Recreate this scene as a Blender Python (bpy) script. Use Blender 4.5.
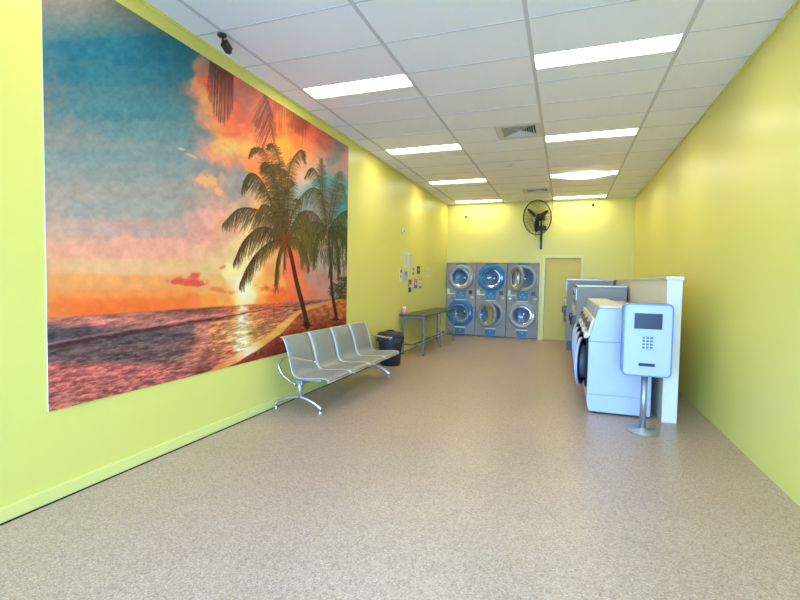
import bpy, bmesh, math, random
import numpy as np
from mathutils import Vector, Matrix
random.seed(4)
for o in list(bpy.data.objects): bpy.data.objects.remove(o)
S = bpy.context.scene; C = S.collection; PI = math.pi

# ------------------------------------------------------------------ camera
CAM_F, CAM_YAW, CAM_PITCH, CAM_ROLL, CAM_Z = 455.08, -0.347116, -0.043731, 0.017717, 1.447
cy, sy = math.cos(CAM_YAW), math.sin(CAM_YAW)
FW = Vector((sy*math.cos(CAM_PITCH), cy*math.cos(CAM_PITCH), math.sin(CAM_PITCH)))
R0 = Vector((cy, -sy, 0)); U0 = R0.cross(FW)
c_, s_ = math.cos(CAM_ROLL), math.sin(CAM_ROLL)
RT = c_*R0 + s_*U0; UP = -s_*R0 + c_*U0
cam = bpy.data.cameras.new('camera'); co = bpy.data.objects.new('camera', cam); C.objects.link(co)
cam.sensor_fit = 'HORIZONTAL'; cam.sensor_width = 36; cam.lens = CAM_F*36/800; cam.clip_start = .05
M_ = Matrix((RT, UP, -FW)).transposed().to_4x4(); M_.translation = Vector((0, 0, CAM_Z)); co.matrix_world = M_
S.camera = co

# ------------------------------------------------------------------ daylight, exposure
XL, XR, YB, YF, H = -3.02, 1.5, 12.0, -1.2, 3.486
W = bpy.data.worlds.new('daylight'); S.world = W; W.use_nodes = True
bg = W.node_tree.nodes['Background']; bg.inputs[0].default_value = (.20, .46, 1.0, 1); bg.inputs[1].default_value = 15.5
pt = bpy.data.lights.new('shopfront_daylight', 'AREA'); pt.shape = 'RECTANGLE'; pt.size = 4.3; pt.size_y = 2.7
pt.cycles.is_portal = True
po = bpy.data.objects.new('shopfront_daylight', pt); C.objects.link(po); po.location = (-.76, YF-.02, 1.38)
po.rotation_euler = (PI/2, 0, 0)
LAMP = 7.4
S.view_settings.view_transform = 'Standard'; S.view_settings.look = 'None'
S.view_settings.exposure = 1.2; S.view_settings.gamma = 1.0; S.view_settings.use_curve_mapping = False

# ------------------------------------------------------------------ materials
def mat(name, col, rough=.5, metal=0.0, bump=0.0, scale=60, emis=None, spec=.5, var=0.0, coat=0.0):
    m = bpy.data.materials.new(name); m.use_nodes = True; nt = m.node_tree; N = nt.nodes; L = nt.links
    p = N['Principled BSDF']; p.inputs['Base Color'].default_value = (*col, 1); p.inputs['Roughness'].default_value = rough
    p.inputs['Metallic'].default_value = metal; p.inputs['Specular IOR Level'].default_value = spec
    p.inputs['Coat Weight'].default_value = coat
    tc = N.new('ShaderNodeTexCoord'); nz = N.new('ShaderNodeTexNoise'); nz.inputs['Scale'].default_value = scale
    L.new(tc.outputs['Object'], nz.inputs['Vector'])
    if var:
        mx = N.new('ShaderNodeMix'); mx.data_type = 'RGBA'; mx.blend_type = 'MULTIPLY'
        rp = N.new('ShaderNodeValToRGB'); rp.color_ramp.elements[0].color = (1-var, 1-var, 1-var, 1); rp.color_ramp.elements[1].color = (1, 1, 1, 1)
        rp.color_ramp.elements[0].position = .3; rp.color_ramp.elements[1].position = .7
        L.new(nz.outputs['Fac'], rp.inputs[0]); mx.inputs[0].default_value = 1; mx.inputs[6].default_value = (*col, 1)
        L.new(rp.outputs[0], mx.inputs[7]); L.new(mx.outputs[2], p.inputs['Base Color'])
    if bump:
        b = N.new('ShaderNodeBump'); b.inputs['Strength'].default_value = bump; b.inputs['Distance'].default_value = .002
        L.new(nz.outputs['Fac'], b.inputs['Height']); L.new(b.outputs[0], p.inputs['Normal'])
    if emis:
        p.inputs['Emission Color'].default_value = (*emis[:3], 1); p.inputs['Emission Strength'].default_value = emis[3]
    return m

def glass_mat(name, tint=(.8, .9, .95), refl=.12, rough=.03):
    m = bpy.data.materials.new(name); m.use_nodes = True; nt = m.node_tree; N = nt.nodes; L = nt.links
    N.remove(N['Principled BSDF']); out = N['Material Output']
    t = N.new('ShaderNodeBsdfTransparent'); t.inputs[0].default_value = (*tint, 1)
    g = N.new('ShaderNodeBsdfGlossy'); g.inputs['Roughness'].default_value = rough
    fr = N.new('ShaderNodeFresnel'); fr.inputs[0].default_value = 1.5
    ad = N.new('ShaderNodeMath'); ad.operation = 'ADD'; ad.inputs[1].default_value = refl
    mx = N.new('ShaderNodeMixShader')
    L.new(fr.outputs[0], ad.inputs[0]); L.new(ad.outputs[0], mx.inputs[0])
    L.new(t.outputs[0], mx.inputs[1]); L.new(g.outputs[0], mx.inputs[2]); L.new(mx.outputs[0], out.inputs[0])
    return m

def floor_mat():
    m = mat('speckled_vinyl', (.4, .33, .27), .34); nt = m.node_tree; N = nt.nodes; L = nt.links
    p = N['Principled BSDF']; tc = N['Texture Coordinate']
    v1 = N.new('ShaderNodeTexVoronoi'); v1.inputs['Scale'].default_value = 170
    v2 = N.new('ShaderNodeTexVoronoi'); v2.inputs['Scale'].default_value = 100
    n = N.new('ShaderNodeTexNoise'); n.inputs['Scale'].default_value = 1.4; n.inputs['Detail'].default_value = 5
    for k in (v1, v2, n): L.new(tc.outputs['Object'], k.inputs['Vector'])
    r1 = N.new('ShaderNodeValToRGB'); e = r1.color_ramp; e.interpolation = 'LINEAR'
    e.elements[0].position = 0; e.elements[0].color = FLOOR_COLS[0]; e.elements[1].position = 1; e.elements[1].color = FLOOR_COLS[4]
    for ps, c in ((.2, FLOOR_COLS[1]), (.45, FLOOR_COLS[2]), (.75, FLOOR_COLS[3])):
        q = e.elements.new(ps); q.color = c
    sx = N.new('ShaderNodeSeparateColor'); L.new(v1.outputs['Color'], sx.inputs[0]); L.new(sx.outputs[0], r1.inputs[0])
    sx2 = N.new('ShaderNodeSeparateColor'); L.new(v2.outputs['Color'], sx2.inputs[0])
    r2 = N.new('ShaderNodeValToRGB'); r2.color_ramp.elements[0].position = .1; r2.color_ramp.elements[0].color = (.8, .78, .78, 1)
    r2.color_ramp.elements[1].position = .3; r2.color_ramp.elements[1].color = (1, 1, 1, 1); L.new(sx2.outputs[1], r2.inputs[0])
    mx = N.new('ShaderNodeMix'); mx.data_type = 'RGBA'; mx.blend_type = 'MULTIPLY'; mx.inputs[0].default_value = 1
    L.new(r1.outputs[0], mx.inputs[6]); L.new(r2.outputs[0], mx.inputs[7])
    r3 = N.new('ShaderNodeValToRGB'); r3.color_ramp.elements[0].position = .3; r3.color_ramp.elements[0].color = (.92, .92, .92, 1)
    r3.color_ramp.elements[1].position = .7; r3.color_ramp.elements[1].color = (1.04, 1.04, 1.04, 1); L.new(n.outputs['Fac'], r3.inputs[0])
    m2 = N.new('ShaderNodeMix'); m2.data_type = 'RGBA'; m2.blend_type = 'MULTIPLY'; m2.inputs[0].default_value = 1
    L.new(mx.outputs[2], m2.inputs[6]); L.new(r3.outputs[0], m2.inputs[7]); L.new(m2.outputs[2], p.inputs['Base Color'])
    mr = N.new('ShaderNodeMapRange'); mr.inputs['To Min'].default_value = .27; mr.inputs['To Max'].default_value = .42
    L.new(n.outputs['Fac'], mr.inputs[0]); L.new(mr.outputs[0], p.inputs['Roughness'])
    b = N.new('ShaderNodeBump'); b.inputs['Strength'].default_value = .12; b.inputs['Distance'].default_value = .001
    L.new(sx2.outputs[0], b.inputs['Height']); L.new(b.outputs[0], p.inputs['Normal'])
    return m
FLOOR_COLS = [(.28, .19, .125, 1), (.425, .295, .19, 1), (.46, .325, .215, 1), (.485, .345, .235, 1), (.60, .46, .35, 1)]

def perforated_mat():
    m = mat('perforated_steel', (.4, .4, .38), .45, .12); nt = m.node_tree; N = nt.nodes; L = nt.links
    p = N['Principled BSDF']; tc = N['Texture Coordinate']
    mp = N.new('ShaderNodeMapping'); mp.inputs['Rotation'].default_value = (0, 0, .785); L.new(tc.outputs['UV'], mp.inputs[0])
    v = N.new('ShaderNodeTexVoronoi'); v.inputs['Scale'].default_value = 95; v.inputs['Randomness'].default_value = 0; v.voronoi_dimensions = '2D'
    L.new(mp.outputs[0], v.inputs['Vector'])
    r = N.new('ShaderNodeValToRGB'); r.color_ramp.elements[0].position = .28; r.color_ramp.elements[0].color = (.10, .10, .09, 1)
    r.color_ramp.elements[1].position = .36; r.color_ramp.elements[1].color = (.38, .37, .30, 1)
    L.new(v.outputs['Distance'], r.inputs[0]); L.new(r.outputs[0], p.inputs['Base Color'])
    return m

WALLC = (.77, .695, .160)
M = {
 'wall': mat('yellow_wall_paint', WALLC, .38, spec=.32, bump=.03, scale=140),
 'skirt': mat('yellow_skirting_paint', (.79, .74, .22), .35),
 'tile': mat('ceiling_tile', (.92, .885, .85), .85, bump=.1, scale=180, var=.03),
 'grid': mat('ceiling_grid_metal', (.62, .59, .55), .9),
 'floor': floor_mat(),
 'door': mat('yellow_door_paint', (.70, .59, .165), .6, bump=.03, spec=.2),
 'diff': mat('lit_diffuser', (.9, .9, .85), .4, emis=(1, .955, .84, LAMP)),
 'white': mat('white_enamel', (.45, .49, .58), .28, bump=.01),
 'lamp_body': mat('white_lamp_metal', (.85, .80, .55), .4),
 'cream': mat('cream_plastic', (.70, .64, .46), .4),
 'duct': mat('cream_panel', (.74, .68, .50), .5),
 'chrome': mat('chrome', (.68, .68, .64), .2, 1.0),
 'edge': mat('dull_chrome_edging', (.58, .56, .42), .4, .6),
 'alu': mat('satin_aluminium', (.66, .67, .66), .3, .9),
 'steel': mat('brushed_steel', (.40, .41, .40), .36, .7, var=.08, scale=8),
 'grey': mat('grey_enamel_steel', (.32, .315, .265), .6, .0, var=.06, scale=6, spec=.25),
 'dgrey': mat('dark_grey_steel', (.10, .105, .11), .45, .3),
 'drum': mat('drum_steel', (.44, .52, .54), .5, .25),
 'black': mat('black_plastic', (.012, .012, .013), .38),
 'rubber': mat('black_rubber', (.015, .015, .016), .7),
 'blue': mat('blue_vinyl_trim', (.035, .18, .33), .5),
 'lblue': mat('light_blue_print', (.25, .50, .70), .5),
 'lime': mat('pale_lime_label', (.72, .76, .42), .5),
 'grayring': mat('grey_door_ring', (.33, .335, .30), .38, .2),
 'perf': perforated_mat(),
 'tabletop': mat('dark_laminate', (.06, .055, .045), .3, bump=.02),
 'tube': mat('grey_painted_tube', (.20, .20, .18), .4, .4),
 'bin': mat('black_bin_plastic', (.012, .015, .022), .5, bump=.05),
 'liner': mat('dark_bin_liner', (.03, .05, .05), .25),
 'pink': mat('pink_glaze', (.85, .26, .25), .3),
 'paper': mat('white_paper', (.70, .70, .56), .7),
 'paperY': mat('pale_yellow_paper', (.82, .80, .45), .7),
 'paperB': mat('pale_blue_paper', (.45, .55, .62), .7),
 'ink': mat('dark_print', (.06, .05, .06), .6),
 'inkR': mat('red_print', (.48, .13, .08), .6),
 'inkO': mat('orange_print', (.75, .38, .10), .6),
 'inkB': mat('blue_print', (.12, .22, .42), .6),
 'inkG': mat('grey_print', (.45, .46, .44), .6),
 'brown': mat('brown_print', (.13, .08, .05), .6),
 'glass': glass_mat('door_glass', refl=.02),
 'pane': glass_mat('shop_window_glass', (.97, .98, .98), .0),
 'slate': mat('slate_blue_metal', (.13, .22, .36), .35, .2),
 'wood': mat('worn_tan_armrest_top', (.55, .36, .24), .35, .3),
 'vent': mat('vent_metal', (.66, .61, .48), .5),
 'dark': mat('painted_shade', (.02, .02, .02), .9),  # near-black shade colour for the duct inside and the skirting gap
 'pave': mat('pale_paving', (.42, .42, .40), .8, var=.2, scale=3),
}

# ------------------------------------------------------------------ mesh helpers
class MB:
    def __init__(s): s.b = bmesh.new(); s.mi = 0; s.uv = None
    def m(s, i): s.mi = i; return s
    def _f(s, vs):
        try: f = s.b.faces.new(vs); f.material_index = s.mi; f.smooth = s.sm; return f
        except ValueError: return None
    sm = False
    def box(s, x0, x1, y0, y1, z0, z1, bev=0.0, T=None, seg=2):
        t = bmesh.new(); bmesh.ops.create_cube(t, size=1)
        for v in t.verts: v.co = Vector(((x0+x1)/2+v.co.x*(x1-x0), (y0+y1)/2+v.co.y*(y1-y0), (z0+z1)/2+v.co.z*(z1-z0)))
        if bev: bmesh.ops.bevel(t, geom=list(t.edges), offset=bev, segments=seg, affect='EDGES', profile=.5)
        s.merge(t, T); return s
    def merge(s, t, T=None, smooth=False):
        vm = {}
        for v in t.verts: vm[v] = s.b.verts.new(T @ v.co if T else v.co)
        for f in t.faces:
            g = s.b.faces.new([vm[v] for v in f.verts]); g.material_index = s.mi; g.smooth = smooth or f.smooth
        t.free()
    def ring(s, pts): return [s.b.verts.new(p) for p in pts]
    def loft(s, rings, close=True, cap0=False, cap1=False, smooth=True):
        s.sm = smooth; R = [s.ring(r) for r in rings]
        for a, b in zip(R, R[1:]):
            n = len(a)
            for i in range(n if close else n-1): s._f((a[i], a[(i+1) % n], b[(i+1) % n], b[i]))
        s.sm = False
        if cap0: s._f(list(reversed(R[0])))
        if cap1: s._f(R[-1])
        return s
    def tube(s, pts, r, n=10, cap=True, ry=None):
        pts = [Vector(p) for p in pts]; rings = []; prev = None
        for i, p in enumerate(pts):
            t = (pts[min(i+1, len(pts)-1)]-pts[max(i-1, 0)]).normalized()
            if prev is None: a = t.orthogonal().normalized() if ry is None else (Vector((0, 0, 1)).cross(t)).normalized() if abs(t.z) < .95 else Vector((0, 1, 0))
            else: a = (prev-t*prev.dot(t)).normalized()
            prev = a; b = t.cross(a); rr = r[i] if isinstance(r, (list, tuple)) else r; r2 = rr if ry is None else ry
            rings.append([p+a*math.cos(2*PI*k/n)*rr+b*math.sin(2*PI*k/n)*r2 for k in range(n)])
        return s.loft(rings, cap0=cap, cap1=cap)
    def lathe(s, prof, axis='z', c=(0, 0, 0), n=40, T=None):
        """prof: (radius, height along axis) pairs"""
        c = Vector(c); rings = []
        for r, h in prof:
            rg = []
            for k in range(n):
                a = 2*PI*k/n; u, v = math.cos(a)*max(r, 1e-4), math.sin(a)*max(r, 1e-4)
                q = Vector((u, v, h)) if axis == 'z' else Vector((u, -h, v)) if axis == '-y' else Vector((-h, u, v)) if axis == '-x' else Vector((u, h, v))
                rg.append(T @ (c+q) if T else c+q)
            rings.append(rg)
        return s.loft(rings)
    def plate_hole(s, a0, a1, b0, b1, ca, cb, r, put, n=48, depth=None):
        """flat plate in (a,b) with a round hole; put(a,b)->Vector"""
        I, O = [], []
        angs = sorted([2*PI*k/n for k in range(n)]+[math.atan2(y-cb, x-ca) % (2*PI) for x in (a0, a1) for y in (b0, b1)])
        for t in angs:
            dx, dy = math.cos(t), math.sin(t)
            q = min(((a1-ca)/dx if dx > 1e-9 else (a0-ca)/dx if dx < -1e-9 else 9e9), ((b1-cb)/dy if dy > 1e-9 else (b0-cb)/dy if dy < -1e-9 else 9e9))
            I.append(put(ca+dx*r, cb+dy*r)); O.append(put(ca+dx*q, cb+dy*q))
        s.loft([I, O], smooth=False); return s
    def prism(s, pts, put, d0, d1, bev=0):
        t = bmesh.new(); A = [t.verts.new(put(a, b, d0)) for a, b in pts]; B = [t.verts.new(put(a, b, d1)) for a, b in pts]
        n = len(pts); t.faces.new(A); t.faces.new(list(reversed(B)))
        for i in range(n): t.faces.new((A[i], B[i], B[(i+1) % n], A[(i+1) % n]))
        bmesh.ops.recalc_face_normals(t, faces=list(t.faces))
        if bev: bmesh.ops.bevel(t, geom=list(t.edges), offset=bev, segments=2, affect='EDGES', profile=.5)
        s.merge(t); return s
    def build(s, name, mats, parent=None, fix=True):
        if fix: bmesh.ops.recalc_face_normals(s.b, faces=list(s.b.faces))
        me = bpy.data.meshes.new(name); s.b.to_mesh(me); s.b.free()
        for m in (mats if isinstance(mats, (list, tuple)) else [mats]): me.materials.append(M[m] if isinstance(m, str) else m)
        o = bpy.data.objects.new(name, me); C.objects.link(o)
        if parent: o.parent = parent
        return o

def thing(name, label, cat, loc=(0, 0, 0), rz=0, group=None):
    o = bpy.data.objects.new(name, None); C.objects.link(o); o.empty_display_size = .1
    o.location = loc; o.rotation_euler = (0, 0, rz); return tag(o, label, cat, group)
def tag(o, label, cat, group=None):
    o['label'] = label; o['category'] = cat
    if group: o['group'] = group
    return o
def struct(name, mb, m, parent=None):
    o = mb.build(name, m, parent)
    if parent is None: o['kind'] = 'structure'
    return o
def kids(o): return [c for c in ALL() if c.parent == o]
def ALL(): return list(bpy.data.objects)
def dup(root, loc, label):
    def cp(o, par):
        c = o.copy(); C.objects.link(c); c.parent = par
        for k in kids(o): cp(k, c)
        return c
    r = cp(root, None); r.location = loc; r['label'] = label; return r
def round_rect(w, h, r, n=6):
    o = []
    for cx, cz, a in ((w/2-r, h/2-r, 0), (-w/2+r, h/2-r, 90), (-w/2+r, -h/2+r, 180), (w/2-r, -h/2+r, 270)):
        for k in range(n+1):
            t = math.radians(a+90*k/n); o.append((cx+r*math.cos(t), cz+r*math.sin(t)))
    return o
def smooth_path(pts, n=8):
    P = [Vector(p) for p in pts]; o = []
    for i in range(len(P)-1):
        a = P[i-1] if i else P[i]*2-P[i+1]; b, c = P[i], P[i+1]; d = P[i+2] if i+2 < len(P) else P[i+1]*2-P[i]
        for k in range(n):
            f = k/n; o.append(.5*(2*b+(c-a)*f+(2*a-5*b+4*c-d)*f*f+(3*b-a-3*c+d)*f**3))
    o.append(P[-1]); return o

# ------------------------------------------------------------------ room shell
XT = [XL, -2.743, -1.543, -.343, .857, XR]                 # ceiling runners
YT = [YF]+[3.12+.6*k for k in range(-7, 15)]+[YB]          # cross runners
ROWS = [-.48, 1.92, 4.32, 6.72, 9.12, 11.52]  # two rows nearest the shopfront are unseen, added to light the near end
LIGHTS = [(XT[i], y) for y in ROWS for i in (1, 3)]
VENTS = [(-.943, 6.12), (-.943, 10.32)]

b = MB().box(XL-.15, XR+.15, YF-.15, YB+1.4, -.1, 0); struct('floor', b, 'floor')
b = MB().box(XL-.15, XL, YF-.15, YB+1.3, 0, H+.12); struct('wall_left', b, 'wall')
b = MB().box(XR, XR+.15, YF-.15, YB+1.3, 0, H+.12); struct('wall_right', b, 'wall')
DX0, DX1, DZ = -.478, .348, 2.06
SX0, SX1, SZ = XL, -.615, 1.935                            # dryer bay
b = MB()
b.box(XL, XR, YB, YB+.12, 2.07, H+.12)
b.box(SX1, DX0-.004, YB, YB+.12, 0, 2.07); b.box(XL, SX1, YB, YB+.12, SZ+.004, 2.07)
b.box(DX1+.004, XR, YB, YB+.12, 0, 2.07)
struct('wall_back', b, 'wall')
b = MB().box(XL, XR, YB+1.2, YB+1.3, 0, 2.2); b.box(XL, XR, YB+.12, YB+1.2, 2.1, 2.2)
b.box(SX1+.01, SX1+.05, YB+.12, YB+1.2, 0, 2.1)
struct('wall_service', b, 'wall')
b = MB(); b.box(XL-.15, -2.92, YF-.15, YF, 0, H+.12); b.box(1.4, XR+.15, YF-.15, YF, 0, H+.12)
b.box(-2.92, 1.4, YF-.15, YF, 2.75, H+.12)
struct('wall_front', b, 'wall')
fr = MB()
for x in (-2.92, -1.86, -.79, .28, 1.35): fr.box(x, x+.05, YF-.12, YF-.05, 0, 2.75, .004)
for z in (0, 2.70): fr.box(-2.87, 1.35, YF-.12, YF-.05, z, z+.05, .004)
w1 = struct('window_1', fr, 'alu')
g = MB().box(-2.87, 1.35, YF-.09, YF-.084, .05, 2.70).build('pane', 'pane', w1)
b = MB().box(-14, 12, YF-16, YF-.16, -.12, -.02); struct('ground', b, 'pave')

# ceiling tiles, runners
b = MB(); gr = MB()
for i in range(5):
    for j in range(len(YT)-1):
        x0, x1, y0, y1 = XT[i], XT[i+1], YT[j], YT[j+1]
        lit = [l for l in LIGHTS if abs(l[0]-x0) < .01 and abs(l[1]-y0) < .01]
        ven = [v for v in VENTS if x0-.01 < v[0] < x1 and abs(v[1]-y0) < .01]
        if lit: b.box(x0, x1, y0+.3, y1, H, H+.015); gr.box(x0, x1, y0+.292, y0+.306, H-.004, H+.001)
        elif ven: b.box(x0, ven[0][0], y0, y1, H, H+.015); gr.box(ven[0][0]-.01, ven[0][0]+.01, y0, y1, H-.003, H+.002)
        else: b.box(x0, x1, y0, y1, H, H+.015)
ce = struct('ceiling', b, 'tile')
for y in YT[1:-1]: gr.box(XL, XR, y-.007, y+.007, H-.004, H+.003)
for x in XT[1:-1]: gr.box(x-.016, x+.016, YF, YB, H-.005, H+.002)
gr.build('ceiling_grid', 'grid', ce)
tr = MB(); tr.box(XL, XL+.02, YF, YB, H-.02, H-.001); tr.box(XR-.02, XR, YF, YB, H-.02, H-.001); tr.box(XL+.02, XR-.02, YB-.02, YB, H-.02, H-.001)
struct('trim_1', tr, 'wall')
b = MB().box(XL, XL+.016, YF, YB, 0, .095, .004); struct('baseboard_left', b, 'skirt')
b = MB().box(XL+.016, XL+.022, YF, YB-.02, 0, .009); struct('shadow_gap_strip', b, 'dark')  # dark strip standing in for the shadow gap at the skirting's foot
b = MB().box(SX1+.002, DX0-.066, YB-.014, YB, 0, .095, .003); b.box(DX1+.066, XR, YB-.014, YB, 0, .095, .003); struct('baseboard_back', b, 'skirt')
b = MB().box(XL-.3, XR+.3, YF-.3, YB+1.3, H+.13, H+.2); struct('light_block_slab', b, 'tile')  # unseen slab over the ceiling, added to block light from above

# plain door in the back wall
b = MB(); b.box(DX0, DX1, YB+.012, YB+.05, .008, DZ, .003)
d1 = struct('door_1', b, 'door')
f = MB(); f.box(DX0-.062, DX0-.004, YB-.018, YB+.06, 0, DZ+.062, .004); f.box(DX1+.004, DX1+.062, YB-.018, YB+.06, 0, DZ+.062, .004)
f.box(DX0-.004, DX1+.004, YB-.018, YB+.06, DZ+.004, DZ+.062, .004); f.build('door_frame', 'skirt', d1)
hd = MB().lathe([(.0, .0), (.028, .0), (.028, .006), (.011, .008), (.011, .035), (.026, .04), (.028, .06), (.018, .072), (0, .073)], '-y', (DX1-.06, YB+.012, 1.0), 24); hd.build('door_knob', 'chrome', d1)
# ------------------------------------------------------------------ ceiling lights
WHERE = {(0, -.48): None, (0, 1.92): None}
LL = {(1, -.48): 'unseen added strip light in the left row, first in from the shopfront', (3, -.48): 'unseen added strip light in the right row, first in from the shopfront',
 (1, 1.92): 'unseen added strip light in the left row, second in from the shopfront', (3, 1.92): 'unseen added strip light in the right row, second in from the shopfront',
 (1, 4.32): 'lit ceiling strip light on the left, largest of its row and nearest above the mural', (3, 4.32): 'lit ceiling strip light on the right, largest and topmost in the picture',
 (1, 6.72): 'lit ceiling strip light on the left, level with the nearer air vent', (3, 6.72): 'lit ceiling strip light just right of the nearer air vent',
 (1, 9.12): 'lit ceiling strip light on the left, second from the back wall', (3, 9.12): 'lit ceiling strip light with its diffuser sagging in a curve',
 (1, 11.52): 'lit ceiling strip light at the back above the stacked dryers', (3, 11.52): 'lit ceiling strip light at the back above the yellow door'}
for (x, y) in LIGHTS:
    i = XT.index(x); x0, x1 = x+.016, x+1.184; y0, y1 = y+.008, y+.292
    t = thing('ceiling_light', LL[(i, round(y, 2))], 'light', (x+.6, y+.15, H), 0, 'recessed strip lights')
    a, c = -.584, .584; e, f = -.142, .142
    h = MB(); h.box(a, c, e, f, .075, .085)
    h.box(a, a+.006, e, f, -.001, .075); h.box(c-.006, c, e, f, -.001, .075); h.box(a+.006, c-.006, e, e+.006, -.001, .075); h.box(a+.006, c-.006, f-.006, f, -.001, .075)
    h.build('housing', 'lamp_body', t)
    sag = (i == 3 and abs(y-9.12) < .01)
    d = MB(); n = 24; rings = []
    for k in range(n+1):
        X_ = a+.007+(c-a-.014)*k/n; s = math.sin(PI*k/n)*.075 if sag else 0
        z = .022-s
        rings.append([Vector((X_, e+.007, z)), Vector((X_, f-.007, z)), Vector((X_, f-.007, z+.004)), Vector((X_, e+.007, z+.004))])
    d.loft(rings, cap0=True, cap1=True, smooth=False); d.build('diffuser', 'diff', t)

# ------------------------------------------------------------------ air vents, sprinkler head
for (x, y), lb in zip(VENTS, ('square louvred ceiling air vent, the nearer and larger-looking one', 'square louvred ceiling air vent at the back, above the black fan')):
    t = thing('air_vent', lb, 'vent', (x+.3, y+.3, H), 0, 'ceiling air vents')
    f = MB()
    for q in ((-.29, -.22, -.29, .29), (.22, .29, -.29, .29), (-.22, .22, -.29, -.22), (-.22, .22, .22, .29)): f.box(q[0], q[1], q[2], q[3], -.008, .004)
    f.build('frame', 'vent', t)
    MB().box(-.22, .22, -.22, .22, .03, .035).build('duct_shade_plate', 'dark', t)  # shade inside the duct, put in as a dark plate behind the louvres
    l = MB()
    for k in range(7):                                     # four-way louvres: nested square cones
        r = .216-.03*k
        for sx, sy_ in ((1, 0), (-1, 0), (0, 1), (0, -1)):
            nx = Vector((sx, sy_, 0)); tx = Vector((-sy_, sx, 0))
            p = [nx*r-tx*r+Vector((0, 0, -.004)), nx*r+tx*r+Vector((0, 0, -.004)), nx*(r-.016)+tx*(r-.016)+Vector((0, 0, .022)), nx*(r-.016)-tx*(r-.016)+Vector((0, 0, .022))]
            q = [v+nx*.005 for v in p]
            l.loft([p, q], cap0=True, cap1=True, smooth=False)
    l.build('louvres', 'vent', t)
t = thing('smoke_detector', 'small round detector on the ceiling between the two air vents', 'detector', (-.977, 8.19, H))
MB().lathe([(0, -.03), (.03, -.03), (.045, -.02), (.05, -.006), (.05, 0), (0, 0)], 'z', n=24).build('housing', 'vent', t)

# ------------------------------------------------------------------ security cameras
t = thing('security_camera', 'black security camera hanging from the ceiling above the mural', 'camera', (-2.775, 3.16, H-.005))
MB().lathe([(0, 0), (.038, 0), (.038, -.012), (.03, -.02), (0, -.021)], 'z', n=24).build('mount', 'black', t)
MB().tube([(0, 0, -.018), (-.004, .03, -.045), (-.006, .045, -.06)], .009, 8).build('arm', 'black', t)
bd = MB(); T = Matrix.Translation((-.008, .062, -.075)) @ Matrix.Rotation(-.42, 4, 'X') @ Matrix.Rotation(.1, 4, 'Z')
bd.box(-.026, .026, -.045, .045, -.024, .024, .006, T); bd.box(-.03, .03, -.05, .042, .024, .029, .002, T)
body = bd.build('camera_body', 'black', t)
MB().lathe([(0, 0), (.02, 0), (.022, .008), (0, .009)], 'y', (0, .045, 0), 20, T).build('lens', 'dgrey', body)
for (x, z, lb) in ((-2.508, 3.16, 'tiny dark security camera high on the back wall above the dryers'), (.573, 3.352, 'small black security camera high on the back wall near the right end light')):
    t = thing('security_camera', lb, 'camera', (x, YB, z)); k = 1 if x > 0 else .8
    MB().lathe([(0, 0), (.028*k, 0), (.028*k, .012), (0, .013)], '-y', n=20).build('mount', 'black' if x > 0 else 'brown', t)
    T = Matrix.Translation((0, -.07, -.02)) @ Matrix.Rotation(.3, 4, 'X')
    MB().box(-.025*k, .025*k, -.06, .06, -.028*k, .028*k, .007, T).build('camera_body', 'black' if x > 0 else 'brown', t)
t = thing('wall_sensor', 'small white sensor high on the left wall above the notices', 'sensor', (XL, 8.43, 2.41))
MB().box(0, .03, -.035, .035, -.05, .05, .008).build('housing', 'cream', t); MB().box(.03, .034, -.018, .018, -.02, .012, .001).build('sensor_window', 'dgrey', t)

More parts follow.
